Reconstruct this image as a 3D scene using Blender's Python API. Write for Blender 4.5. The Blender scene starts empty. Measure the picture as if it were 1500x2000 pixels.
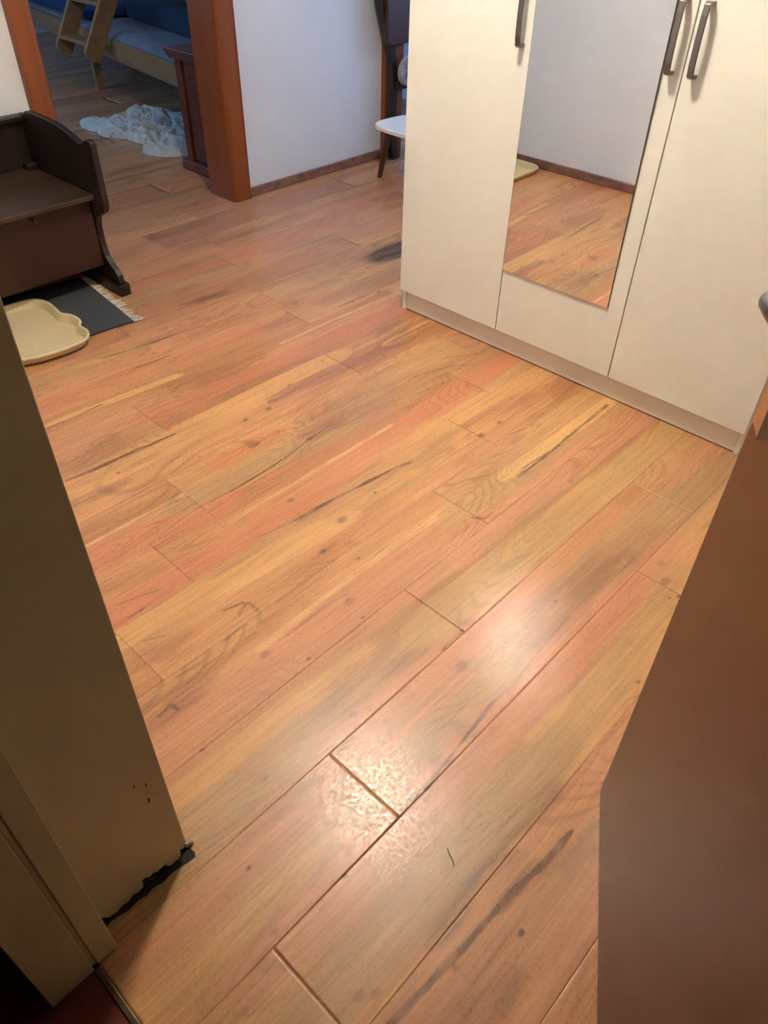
import bpy, bmesh, math, random
import numpy as np
from mathutils import Vector, Matrix
C = bpy.context.scene.collection
SC = bpy.context.scene
# ------------------------------------------------------------ camera
cam = bpy.data.cameras.new('camera')
co = bpy.data.objects.new('camera', cam); C.objects.link(co)
co.location = (0, 0, 1.45)
co.rotation_euler = (math.radians(48.609), math.radians(-1.043), math.radians(43.255))
cam.sensor_fit = 'VERTICAL'; cam.sensor_height = 36; cam.lens = 36*1468.07/2000
cam.clip_start = .02
SC.camera = co
# ------------------------------------------------------------ colour management, world, daylight
SC.view_settings.view_transform = 'Standard'
SC.view_settings.look = 'None'
SC.view_settings.gamma = 1
SC.view_settings.use_curve_mapping = False
SC.view_settings.exposure = 0.0
w = bpy.data.worlds.new('world'); SC.world = w; w.use_nodes = True
w.node_tree.nodes['Background'].inputs[0].default_value = (.25, .45, 1, 1)
w.node_tree.nodes['Background'].inputs[1].default_value = .3
LAMP_STRENGTH = 285
SC.cycles.sample_clamp_indirect = 0   # keeps the lamp's glint that reaches the floor by way of the mirror
LAMP_COL = (1, .90, .75)
def area(name, loc, rot, sx, sy, power, col):
    l = bpy.data.lights.new(name, 'AREA'); l.shape = 'RECTANGLE'; l.size = sx; l.size_y = sy
    l.energy = power; l.color = col
    o = bpy.data.objects.new(name, l); C.objects.link(o); o.location = loc; o.rotation_euler = rot
    return o
# daylight through the window at the north end of the hall (faces -y, into the hall)
area('hall_window_daylight', (-2.65, 4.84, 1.45), (math.radians(-90), 0, 0), 1.2, 1.2, 34, (.36, .58, 1))
# daylight through the bedroom window (faces +y)
area('bedroom_window_daylight', (-5.9, .94, 1.5), (math.radians(90), 0, 0), 1.6, 1.1, 34, (.28, .54, 1))
area('side_room_daylight', (-4.3, 4.75, 1.6), (math.radians(-90), 0, 0), .6, .8, 5, (.3, .5, 1))
# ------------------------------------------------------------ helpers
def lin(c):
    return tuple((v/255/12.92 if v/255 <= .04045 else ((v/255+.055)/1.055)**2.4) for v in c)
def mat(name, rgb, rough=.5, metal=0, bump=0, bscale=60, var=0, vscale=4, stretch=None, spec=.5, coat=0):
    """rgb = sRGB 0..255 albedo; optional noise variation and bump"""
    m = bpy.data.materials.new(name); m.use_nodes = True
    nt = m.node_tree; N = nt.nodes; L = nt.links; b = N['Principled BSDF']
    c = lin(rgb)
    b.inputs['Base Color'].default_value = (*c, 1)
    b.inputs['Roughness'].default_value = rough; b.inputs['Metallic'].default_value = metal
    b.inputs['Specular IOR Level'].default_value = spec
    b.inputs['Coat Weight'].default_value = coat
    tc = N.new('ShaderNodeTexCoord'); mp = N.new('ShaderNodeMapping')
    L.new(tc.outputs['Object'], mp.inputs[0])
    if stretch: mp.inputs['Scale'].default_value = stretch
    if var:
        n = N.new('ShaderNodeTexNoise'); n.inputs['Scale'].default_value = vscale; n.inputs['Detail'].default_value = 6
        n.inputs['Distortion'].default_value = .6
        L.new(mp.outputs[0], n.inputs['Vector'])
        r = N.new('ShaderNodeMapRange'); r.inputs[1].default_value = .3; r.inputs[2].default_value = .7
        r.inputs[3].default_value = 1-var; r.inputs[4].default_value = 1+var
        L.new(n.outputs[0], r.inputs[0])
        v = N.new('ShaderNodeVectorMath'); v.operation = 'SCALE'; v.inputs[0].default_value = c
        L.new(r.outputs[0], v.inputs['Scale']); L.new(v.outputs[0], b.inputs['Base Color'])
    if bump:
        n2 = N.new('ShaderNodeTexNoise'); n2.inputs['Scale'].default_value = bscale; n2.inputs['Detail'].default_value = 4
        L.new(mp.outputs[0], n2.inputs['Vector'])
        bp = N.new('ShaderNodeBump'); bp.inputs['Strength'].default_value = bump; bp.inputs['Distance'].default_value = .002
        L.new(n2.outputs[0], bp.inputs['Height']); L.new(bp.outputs[0], b.inputs['Normal'])
    return m
def box(bm, x0, x1, y0, y1, z0, z1, M=None):
    r = bmesh.ops.create_cube(bm, size=1)
    for v in r['verts']:
        v.co = Vector((x0+(v.co.x+.5)*(x1-x0), y0+(v.co.y+.5)*(y1-y0), z0+(v.co.z+.5)*(z1-z0)))
        if M: v.co = M @ v.co
    return r['verts']
def prism(bm, pts, a, b, axes='xz', M=None):
    """closed outline pts in the plane 'axes', extruded from a to b along the third axis"""
    def mk(p, t):
        d = {axes[0]: p[0], axes[1]: p[1]}
        for k in 'xyz':
            if k not in d: d[k] = t
        v = Vector((d['x'], d['y'], d['z']))
        return M @ v if M else v
    A = [bm.verts.new(mk(p, a)) for p in pts]; B = [bm.verts.new(mk(p, b)) for p in pts]
    bm.faces.new(A); bm.faces.new(B[::-1])
    n = len(pts)
    for i in range(n): bm.faces.new((A[i], B[i], B[(i+1) % n], A[(i+1) % n]))
    bmesh.ops.recalc_face_normals(bm, faces=bm.faces[:])
def tube(bm, path, radii, seg=12, sx=1, sy=1, up=Vector((0, 0, 1))):
    rings = []
    path = [Vector(p) for p in path]
    for i, p in enumerate(path):
        d = (path[min(i+1, len(path)-1)]-path[max(i-1, 0)]).normalized()
        u = d.cross(up)
        if u.length < 1e-4: u = d.cross(Vector((0, 1, 0)))
        u.normalize(); v = u.cross(d)
        r = radii[i] if isinstance(radii, (list, tuple)) else radii
        rings.append([bm.verts.new(p+u*math.cos(t)*r*sx+v*math.sin(t)*r*sy) for t in [2*math.pi*k/seg for k in range(seg)]])
    for a, b in zip(rings[:-1], rings[1:]):
        for k in range(seg): bm.faces.new((a[k], a[(k+1) % seg], b[(k+1) % seg], b[k]))
    bm.faces.new(rings[0][::-1]); bm.faces.new(rings[-1])
    bmesh.ops.recalc_face_normals(bm, faces=bm.faces[:])
def smooth_pts(pts, n=6, closed=False):
    out = []; m = len(pts)
    rng = range(m if closed else m-1)
    for i in rng:
        if closed: p0, p1, p2, p3 = pts[i-1], pts[i], pts[(i+1) % m], pts[(i+2) % m]
        else: p0, p1, p2, p3 = pts[max(i-1, 0)], pts[i], pts[i+1], pts[min(i+2, m-1)]
        for k in range(n):
            t = k/n
            out.append(tuple(.5*((2*b)+(-a+c)*t+(2*a-5*b+4*c-d)*t*t+(-a+3*b-3*c+d)*t**3) for a, b, c, d in zip(p0, p1, p2, p3)))
    if not closed: out.append(pts[-1])
    return out
def obj(name, bm, m, parent=None, bevel=0, smooth=False, seg=2, kind=None, label=None, loc=None):
    me = bpy.data.meshes.new(name); bm.to_mesh(me); bm.free()
    o = bpy.data.objects.new(name, me); C.objects.link(o); me.materials.append(m)
    if smooth:
        for p in me.polygons: p.use_smooth = True
        me.set_sharp_from_angle(angle=math.radians(40))
    if bevel:
        b = o.modifiers.new('bevel', 'BEVEL'); b.width = bevel; b.segments = seg; b.limit_method = 'ANGLE'; b.angle_limit = math.radians(40)
    if parent:
        o.parent = parent
        o.matrix_parent_inverse = Matrix.Translation(-parent.location)
    if kind: o['kind'] = kind
    if label: o['label'] = label
    return o
def thing(name, loc, label, cat, group=None):
    o = bpy.data.objects.new(name, None); C.objects.link(o); o.location = loc; o.empty_display_size = .1
    o['label'] = label; o['category'] = cat
    if group: o['group'] = group
    return o
def tag(o, label, cat, group=None):
    o['label'] = label; o['category'] = cat
    if group: o['group'] = group
    return o
def bmn(): return bmesh.new()
def bxo(name, m, boxes, parent=None, **k):
    bm = bmn()
    for b in boxes: box(bm, *b)
    return obj(name, bm, m, parent, **k)
# ------------------------------------------------------------ materials
M_wall = mat('white_wall_paint', (216, 216, 218), .75, bump=.35, bscale=120)
M_cream = mat('taupe_gloss_frame_paint', (202, 196, 164), .32, bump=.05, bscale=40, var=.05, vscale=3)
M_ceil = mat('ceiling_paint', (205, 200, 192), .9)
M_frame = mat('orange_stained_door_frame', (132, 70, 27), .33, var=.12, vscale=5, stretch=(3, 3, .3), bump=.1, bscale=30)
M_base = mat('brown_skirting_laminate', (128, 92, 74), .45, var=.35, vscale=12, stretch=(1, 1, 2))
M_ward = mat('ivory_melamine', (230, 229, 220), .42, bump=.03, bscale=400)
M_plinth = mat('ivory_melamine_plinth', (228, 220, 206), .45)
M_edge = mat('dark_gap', (40, 34, 30), .8)
M_mirror = mat('mirror_silver', (240, 243, 243), .0, metal=1)
M_medge = mat('mirror_edge', (70, 66, 60), .3)
M_nickel = mat('brushed_nickel', (135, 128, 122), .28, metal=1, bump=.1, bscale=300)
M_door = mat('brown_door_varnish', (94, 48, 26), .36, var=.07, vscale=3, stretch=(6, 6, .5), bump=.05, bscale=60)
M_oak = mat('dark_walnut_stain', (36, 23, 17), .42, var=.35, vscale=7, stretch=(1, .35, 1), bump=.15, bscale=25)
M_oakred = mat('reddish_dark_stain', (50, 23, 12), .45, var=.2, vscale=6, stretch=(1, .35, 1), bump=.1, bscale=25)
M_seatw = mat('worn_dark_seat_wood', (60, 44, 30), .38, var=.35, vscale=6, stretch=(2, .5, 1), bump=.1, bscale=25)
M_metal_dark = mat('aged_steel', (120, 115, 105), .35, metal=1)
M_black = mat('black_plate', (12, 9, 8), .35)
M_tray = mat('beige_plastic', (214, 196, 152), .42, bump=.05, bscale=100)
M_rug = mat('dark_grey_cotton_weave', (66, 68, 70), .95, var=.25, vscale=60, stretch=(1, 6, 1), bump=.8, bscale=300)
M_fringe = mat('pale_cotton_fringe', (200, 188, 168), .95)
M_cab = mat('cherry_cabinet_stain', (104, 48, 24), .4, var=.25, vscale=6, stretch=(3, 3, .5))
M_pine = mat('raw_pine', (144, 108, 70), .28, var=.18, vscale=5, stretch=(.4, 4, 4), bump=.1, bscale=30)
M_navy = mat('dark_bedding', (32, 48, 66), .9, bump=.6, bscale=14)
M_sheet = mat('pale_blue_grey_sheet', (122, 124, 132), .85, var=.1, vscale=9, bump=.5, bscale=12)
M_purple = mat('plum_blanket', (84, 60, 96), .9, bump=.7, bscale=18)
M_white = mat('white_seat_lacquer', (244, 242, 236), .3)
M_legw = mat('dark_walnut_leg', (74, 48, 30), .4, var=.2, vscale=6)
M_leather = mat('dark_brown_leather', (58, 34, 26), .45, bump=.4, bscale=50)
M_thr = mat('threshold_aluminium', (120, 105, 85), .35, metal=1)
M_redfloor = mat('dark_red_floor', (104, 38, 22), .4, var=.2, vscale=8)
M_darkplaster = mat('crumbled_dark_plaster', (46, 42, 34), .95, var=.5, vscale=60, bump=1, bscale=120)
M_plaster = mat('bare_grey_plaster', (120, 112, 92), .95, var=.3, vscale=60, bump=1, bscale=120)
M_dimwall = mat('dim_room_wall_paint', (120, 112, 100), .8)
M_hair = mat('dark_hair', (40, 28, 20), .6)
M_steelplate = mat('polished_strike_plate', (205, 190, 175), .18, metal=1, bump=.3, bscale=30)
M_fan = mat('grey_fan_plastic', (150, 150, 146), .35)
# floor print and a dark blotch by the wardrobe: (polyline, half width, tone, strength, softness) and (x, y, radius, tone, strength), in metres
STREAKS = [
([(-1.252,0.418),(-1.215,0.689),(-1.188,0.987)],0.036,'Y',0.9,0.008),
([(-1.188,0.987),(-1.178,1.180),(-1.167,1.394)],0.02,'Y',0.5,0.015),
([(-1.325,0.449),(-1.328,1.033),(-1.377,2.169)],0.05,'P2',0.85,0.008),
([(-1.392,0.877),(-1.395,1.187),(-1.393,1.544)],0.008,'L',0.8,0.006),
([(-1.406,0.528),(-1.378,0.921),(-1.311,1.555)],0.045,'O',0.5,0.02),
([(-1.414,0.495),(-1.392,0.620)],0.03,'D',0.55,0.03),
([(-1.535,0.508),(-1.479,0.853)],0.055,'P2',0.7,0.015),
([(-1.596,0.536),(-1.588,0.849)],0.007,'L',0.7,0.006),
([(-1.722,0.553),(-1.683,0.816)],0.05,'O',0.5,0.02),
([(-1.552,0.851),(-1.529,1.146),(-1.510,1.492)],0.036,'G',0.85,0.008),
([(-1.563,1.422),(-1.544,1.627)],0.06,'D2',0.75,0.03),
([(-1.544,1.627),(-1.503,1.912)],0.05,'G',0.5,0.03),
([(-1.631,1.064),(-1.635,1.214)],0.035,'R',0.7,0.02),
([(-1.697,1.055),(-1.662,1.419)],0.05,'O',0.4,0.03),
([(-1.795,1.448),(-1.770,1.738)],0.036,'D2',0.85,0.008),
([(-1.754,1.395),(-1.752,1.477)],0.02,'P',0.6,0.01),
([(-1.848,1.234),(-1.861,1.464),(-1.853,1.719)],0.04,'Y',0.85,0.012),
([(-1.836,0.918),(-1.836,1.247)],0.02,'Y',0.4,0.015),
([(-1.997,1.087),(-1.993,1.347),(-1.952,2.223)],0.04,'P2',0.75,0.012),
([(-2.076,1.662),(-2.074,1.936),(-2.054,2.329)],0.007,'L',0.7,0.006),
([(-1.748,1.729),(-1.739,1.944),(-1.720,2.200)],0.035,'D',0.45,0.02),
([(-1.779,1.973),(-1.786,2.246)],0.02,'Y',0.9,0.006),
([(-1.753,1.873),(-1.757,1.994)],0.03,'D2',0.5,0.02),
([(-1.534,1.805),(-1.447,2.181)],0.045,'D',0.55,0.025),
([(-1.629,1.637),(-1.587,2.041)],0.05,'G',0.3,0.03),
([(-1.672,2.127),(-1.423,2.150)],0.03,'G',0.3,0.05),
([(-1.279,1.649),(-1.262,1.908),(-1.230,2.194)],0.042,'Y',0.8,0.012),
([(-1.278,1.469),(-1.273,1.642)],0.03,'Y',0.5,0.02),
([(-1.187,0.717),(-1.175,0.900),(-1.162,1.123)],0.02,'L2',0.7,0.012),
([(-1.099,0.906),(-1.102,0.985)],0.03,'D',0.4,0.03),
([(-0.949,0.458),(-0.919,0.741),(-0.916,1.032),(-0.912,1.377)],0.06,'P',0.7,0.015),
([(-0.908,0.296),(-0.898,0.564),(-0.887,0.886)],0.06,'P',0.5,0.02),
([(-0.981,0.644),(-0.993,0.975),(-0.984,1.371)],0.009,'L',0.7,0.008),
([(-0.982,0.512),(-1.003,0.750)],0.02,'Y',0.35,0.02),
([(-1.155,0.406),(-1.125,0.620)],0.06,'O',0.4,0.03),
([(-1.177,0.405),(-1.133,0.490)],0.03,'D2',0.5,0.04),
([(-1.011,0.352),(-1.000,0.418)],0.04,'D2',0.65,0.03),
([(-0.740,0.230),(-0.743,0.521),(-0.733,0.835),(-0.697,1.042)],0.045,'G',0.75,0.02),
([(-0.812,0.232),(-0.806,0.460),(-0.794,0.776)],0.03,'Y',0.6,0.02),
([(-0.744,0.742),(-0.724,0.844)],0.05,'D2',0.45,0.04),
([(-0.737,1.020),(-0.727,1.323),(-0.714,1.668),(-0.688,2.131)],0.055,'G2',0.7,0.015),
([(-0.769,1.381),(-0.763,1.604),(-0.755,1.763)],0.012,'Y',0.7,0.012),
([(-0.872,0.985),(-0.847,1.248),(-0.861,1.508),(-0.831,1.816),(-0.822,2.166)],0.05,'P',0.75,0.015),
([(-0.908,1.796),(-0.899,1.964)],0.04,'P2',0.4,0.03),
([(-0.950,1.388),(-0.940,1.512),(-0.936,1.693)],0.045,'G2',0.8,0.012),
([(-0.955,1.638),(-0.947,1.915),(-0.943,2.203)],0.026,'Y2',0.9,0.006),
([(-0.913,1.661),(-0.888,2.144)],0.022,'G',0.5,0.01),
([(-1.143,2.050),(-1.115,2.223)],0.04,'D',0.7,0.02),
([(-1.092,2.008),(-1.074,2.143)],0.04,'D',0.5,0.02),
([(-1.159,1.919),(-1.149,1.997)],0.03,'D2',0.5,0.02),
([(-1.178,1.607),(-1.114,2.009)],0.03,'O',0.4,0.02),
([(-1.088,1.472),(-1.052,1.771)],0.04,'P',0.4,0.03),
([(-0.554,1.106),(-0.553,1.334),(-0.525,1.664),(-0.482,2.068)],0.062,'G',0.75,0.02),
([(-0.532,1.231),(-0.504,1.381)],0.07,'D2',0.7,0.04),
([(-0.534,1.483),(-0.484,1.617)],0.05,'D',0.4,0.04),
([(-0.448,0.642),(-0.437,0.923),(-0.442,1.279),(-0.423,1.620)],0.055,'P',0.8,0.015),
([(-0.405,1.195),(-0.408,1.399)],0.05,'P2',0.5,0.03),
([(-0.320,0.660),(-0.313,0.901),(-0.326,1.228),(-0.348,1.533)],0.05,'G2',0.7,0.02),
([(-0.366,0.901),(-0.364,1.041)],0.012,'Y',0.7,0.01),
([(-0.631,1.283),(-0.622,1.630)],0.04,'O',0.5,0.03),
([(-0.396,1.883),(-0.390,1.738)],0.04,'Y',0.5,0.03),
([(-0.649,0.569),(-0.654,0.751),(-0.634,0.984)],0.045,'P',0.8,0.01),
([(-0.522,0.578),(-0.528,0.763),(-0.521,0.998)],0.036,'G',0.85,0.01),
([(-0.634,0.984),(-0.630,1.258)],0.04,'P',0.4,0.02),
([(-0.662,0.198),(-0.656,0.339),(-0.666,0.511)],0.045,'G',0.6,0.02),
([(-0.589,0.168),(-0.613,0.408),(-0.611,0.532)],0.05,'P',0.6,0.02),
([(-0.530,0.285),(-0.525,0.522)],0.04,'G2',0.6,0.02),
([(-0.545,0.004),(-0.529,0.168),(-0.523,0.304)],0.05,'Y',0.35,0.03),
([(-0.448,0.239),(-0.440,0.435),(-0.435,0.638)],0.05,'P',0.7,0.02),
([(-0.323,0.245),(-0.325,0.397),(-0.312,0.585)],0.05,'G',0.7,0.02),
([(-0.314,0.556),(-0.314,0.754),(-0.315,0.865)],0.05,'G',0.7,0.02),
([(-0.224,0.447),(-0.211,0.628),(-0.200,0.804)],0.03,'O',0.6,0.02),
([(-0.263,0.639),(-0.263,0.578),(-0.255,0.499)],0.022,'K',0.55,0.015),
([(-0.275,0.718),(-0.269,0.798)],0.02,'D2',0.6,0.02),
([(-0.084,0.711),(-0.108,0.546),(-0.111,0.416)],0.05,'P',0.5,0.03),
([(-0.033,0.480),(-0.020,0.596)],0.06,'P',0.6,0.03),
([(-0.129,0.399),(-0.118,0.440)],0.03,'D2',0.6,0.03),
([(-0.445,0.237),(-0.313,0.234)],0.01,'O',0.2,0.02),
([(-2.205,0.731),(-2.184,0.945),(-2.164,1.225)],0.014,'Y2',0.8,0.008),
([(-2.309,0.777),(-2.273,1.167),(-2.238,1.616)],0.045,'P2',0.6,0.02),
([(-2.469,0.871),(-2.453,1.065),(-2.445,1.235)],0.04,'G',0.7,0.015),
([(-2.466,1.010),(-2.445,1.235)],0.012,'Y',0.7,0.01),
([(-2.232,1.036),(-2.222,1.243),(-2.156,1.759)],0.03,'O',0.5,0.02),
([(-2.107,1.170),(-2.064,1.310),(-2.053,1.454)],0.045,'D',0.8,0.02),
([(-1.946,0.661),(-1.951,0.804),(-1.932,1.002)],0.045,'D',0.5,0.02),
([(-1.892,0.769),(-1.883,1.009),(-1.887,1.333)],0.016,'Y',0.6,0.012),
([(-1.786,0.600),(-1.765,0.718)],0.025,'D2',0.7,0.015),
([(-2.115,0.719),(-2.099,1.053)],0.045,'O',0.5,0.02),
([(-2.083,1.002),(-2.075,1.099),(-2.067,1.201)],0.02,'P',0.5,0.01),
([(-2.229,2.116),(-2.206,2.284),(-2.191,2.453)],0.06,'D2',0.5,0.03),
([(-2.620,1.627),(-2.589,1.742)],0.025,'K',0.7,0.015),
([(-3.304,1.937),(-3.303,2.052),(-3.311,2.183)],0.03,'K',0.45,0.03),
([(-3.109,1.991),(-3.047,2.269)],0.04,'D',0.5,0.03),
([(-2.790,2.249),(-2.764,2.438)],0.04,'K',0.5,0.03),
([(-2.908,1.532),(-2.865,1.883),(-2.838,2.633)],0.045,'P2',0.7,0.02),
([(-2.771,2.046),(-2.728,2.747),(-2.705,3.033)],0.045,'P',0.4,0.03),
([(-2.751,2.000),(-2.703,2.303),(-2.524,2.558)],0.03,'O',0.4,0.02),
([(-2.456,2.144),(-2.430,2.411),(-2.402,2.701)],0.045,'D2',0.35,0.03),
([(-2.681,1.484),(-2.566,1.881),(-2.489,2.436)],0.05,'D',0.3,0.03),
([(-2.372,2.625),(-2.377,2.692)],0.07,'K2',0.85,0.05),  # soft dark blotch on the floor at the wardrobe's left foot
([(-3.387,2.543),(-3.432,3.115),(-3.430,3.614)],0.04,'D',0.3,0.03),
([(-3.514,2.137),(-3.470,2.400)],0.03,'D2',0.35,0.03),
([(-3.016,2.655),(-2.965,2.985)],0.05,'P2',0.5,0.02),
([(-2.299,1.450),(-2.277,1.700)],0.03,'P',0.5,0.02),
([(-2.954,1.485),(-2.933,1.735)],0.05,'D2',0.3,0.04),
([(-2.441,1.324),(-2.428,1.610)],0.02,'D2',0.5,0.02),
([(-2.292,1.878),(-2.272,2.036)],0.035,'R',0.4,0.02),
([(-1.500,0.962),(-1.502,1.082),(-1.513,1.217),(-1.530,1.310),(-1.540,1.441)],0.004,'K',0.8,0.003),
([(-1.510,0.839),(-1.500,0.962)],0.003,'K',0.6,0.003),
([(-1.264,1.011),(-1.256,1.152),(-1.244,1.248),(-1.234,1.327),(-1.226,1.400),(-1.213,1.446)],0.006,'K',0.8,0.003),
([(-1.290,0.887),(-1.264,1.011)],0.003,'K',0.5,0.003),
([(-1.891,0.635),(-1.880,0.744),(-1.876,0.878),(-1.863,1.021)],0.007,'K',0.75,0.003),
([(-2.185,0.739),(-2.181,0.809),(-2.184,0.945)],0.004,'K',0.7,0.003),
([(-0.925,1.631),(-0.924,1.761),(-0.928,1.886),(-0.934,2.020),(-0.938,2.184)],0.006,'K',0.75,0.003),
([(-0.940,1.671),(-0.927,1.824),(-0.935,1.927)],0.003,'K',0.6,0.003),
([(-0.455,0.650),(-0.464,0.722),(-0.471,0.791),(-0.483,0.907)],0.005,'K',0.8,0.003),
([(-0.483,0.907),(-0.478,0.980),(-0.490,1.097)],0.003,'K',0.6,0.003),
([(-0.490,1.097),(-0.495,1.174),(-0.499,1.246)],0.003,'K',0.8,0.003),
([(-0.457,0.569),(-0.460,0.655)],0.003,'K',0.8,0.003),
([(-0.660,0.948),(-0.666,1.035)],0.003,'K',0.8,0.003),
([(-0.189,0.775),(-0.192,0.685),(-0.203,0.611),(-0.210,0.497),(-0.217,0.398),(-0.227,0.296)],0.007,'K',0.7,0.003),
([(-0.201,0.664),(-0.204,0.578)],0.014,'K',0.5,0.003),
([(-1.780,1.989),(-1.776,2.218)],0.004,'K',0.8,0.003),
([(-2.459,1.111),(-2.431,1.317),(-2.404,1.540)],0.005,'K',0.6,0.003),
([(-2.629,1.283),(-2.598,1.503),(-2.570,1.664)],0.004,'K',0.5,0.003),
([(-2.315,1.151),(-2.300,1.297)],0.005,'K',0.6,0.003),
([(-2.544,2.053),(-2.514,2.325)],0.003,'K',0.5,0.003),
([(-2.141,2.031),(-2.135,2.210)],0.004,'K',0.6,0.003),
([(-1.104,0.676),(-1.117,0.711),(-1.078,0.712)],0.005,'K',0.6,0.003),
([(-1.140,0.664),(-1.124,0.708)],0.005,'K',0.6,0.003),
([(-0.995,0.367),(-1.002,0.406),(-0.979,0.410)],0.004,'K',0.7,0.003),
([(-1.199,0.469),(-1.181,0.509)],0.003,'K',0.4,0.003),
([(-1.054,0.463),(-1.047,0.531)],0.003,'K',0.4,0.003),
([(-0.966,0.717),(-0.967,0.856),(-0.955,0.917)],0.003,'K',0.4,0.003),
([(-1.035,0.522),(-1.027,0.670)],0.003,'K',0.4,0.003),
([(-1.349,0.485),(-1.319,0.587)],0.004,'K',0.5,0.003),
([(-0.912,1.377),(-0.880,1.396),(-0.883,1.437)],0.003,'K',0.8,0.003),
([(-0.817,1.925),(-0.810,2.010)],0.003,'K',0.4,0.003),
([(-1.061,0.603),(-1.066,0.654)],0.003,'K',0.5,0.003),
([(-1.289,0.484),(-1.290,0.530)],0.004,'K',0.6,0.003),
([(-2.387,1.527),(-2.384,1.706)],0.003,'K',0.6,0.003),
([(-1.561,2.011),(-1.475,2.153),(-1.474,2.268)],0.003,'K',0.6,0.003),
([(-1.544,1.845),(-1.498,1.995),(-1.436,2.072)],0.003,'K',0.6,0.003),
([(-1.081,1.783),(-1.058,1.867)],0.004,'K',0.6,0.003),
([(-1.056,1.433),(-0.993,1.582)],0.005,'K',0.4,0.003)]
SPOTS = [
(-1.636,1.162,0.018,'K',0.81),
(-0.596,0.947,0.0162,'K',0.675),
(-2.295,1.923,0.018,'K',0.63),
(-1.763,1.232,0.0099,'K',0.765),
(-1.760,1.331,0.0099,'K',0.72),
(-1.117,0.979,0.009,'K',0.765),
(-1.342,1.062,0.009,'K',0.54),
(-1.172,1.107,0.0144,'K',0.54),
(-0.933,0.901,0.0117,'K',0.45),
(-0.960,0.642,0.0108,'K',0.45),
(-0.152,0.558,0.006,'K',0.95),
(-0.553,1.273,0.006,'K',0.95),
(-0.330,1.512,0.006,'K',0.9),
(-0.344,1.491,0.005,'K',0.7),
(-0.271,1.195,0.0048,'K',0.8),
(-1.188,1.263,0.0048,'K',0.95),
(-0.872,0.886,0.0048,'K',0.9),
(-0.874,0.705,0.0048,'K',0.9),
(-0.593,0.296,0.0048,'K',0.9),
(-1.816,0.779,0.0048,'K',0.9),
(-1.706,1.001,0.0048,'K',0.8),
(-1.825,1.481,0.006,'K',0.9),
(-1.204,1.975,0.006,'K',0.9),
(-1.142,1.723,0.0108,'K',0.72),
(-1.144,1.825,0.009,'K',0.63),
(-1.530,1.310,0.0108,'K',0.63),
(-0.423,1.592,0.0108,'K',0.36),
(-0.381,1.540,0.0144,'D2',0.72),
(-0.494,1.550,0.018,'K',0.315),
(-1.864,1.681,0.005,'K',0.8),
(-2.045,1.152,0.0108,'D2',0.63),
(-1.917,1.211,0.009,'D2',0.54),
(-1.028,1.029,0.006,'K',0.6),
(-0.890,1.684,0.006,'K',0.4),
(-0.795,1.724,0.0072,'K',0.45),
(-0.202,0.434,0.0072,'K',0.45),
(-0.294,0.288,0.009,'K',0.45),
(-0.275,0.312,0.009,'K',0.36),
(-0.473,0.256,0.009,'K',0.36),
(-0.859,0.384,0.005,'K',0.6),
(-2.079,1.165,0.0072,'K',0.45),
(-0.451,0.412,0.0048,'K',0.9),
(-0.714,0.433,0.009,'D2',0.54),
(-0.689,0.671,0.0108,'D2',0.54),
(-2.159,1.478,0.0072,'K',0.54),
(-2.357,1.268,0.0072,'K',0.54),
(-2.121,2.260,0.0108,'K',0.63),
(-2.130,2.111,0.0063,'K',0.54),
(-2.250,1.841,0.009,'K',0.45)]
# ------------------------------------------------------------ laminate floor
# printed colours of the planks (albedo): streaks, sapwood lines and knots; far planks also carry painted dimness
TONE = {'O': (204, 147, 98), 'P': (202, 141, 104), 'P2': (200, 126, 92), 'Y': (212, 161, 102), 'Y2': (222, 176, 112),
        'L': (230, 184, 128), 'L2': (220, 172, 114), 'G': (178, 140, 98), 'G2': (192, 152, 100), 'D': (158, 104, 68),
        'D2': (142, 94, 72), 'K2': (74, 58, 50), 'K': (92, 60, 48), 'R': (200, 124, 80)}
TL = {k: np.array(lin(tuple(.88*a+.12*b for a, b in zip(v, (192, 142, 102))) if k[0] not in 'KD' else v)) for k, v in TONE.items()}
rng = np.random.RandomState(7)
NG = rng.rand(256, 256)
def vnoise(u, v):
    u = u % 256; v = v % 256
    i = np.floor(u).astype(int); j = np.floor(v).astype(int); a = u-i; b = v-j
    a = a*a*(3-2*a); b = b*b*(3-2*b)
    i1 = (i+1) % 256; j1 = (j+1) % 256; i %= 256; j %= 256
    return NG[i, j]*(1-a)*(1-b)+NG[i1, j]*a*(1-b)+NG[i, j1]*(1-a)*b+NG[i1, j1]*a*b
def fnoise(u, v):
    return .55*vnoise(u, v)+.3*vnoise(u*2.1+17, v*2.1+5)+.15*vnoise(u*4.3+51, v*4.3+33)
def sst(e0, e1, x):
    t = np.clip((x-e0)/(e1-e0), 0, 1); return t*t*(3-2*t)
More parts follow.
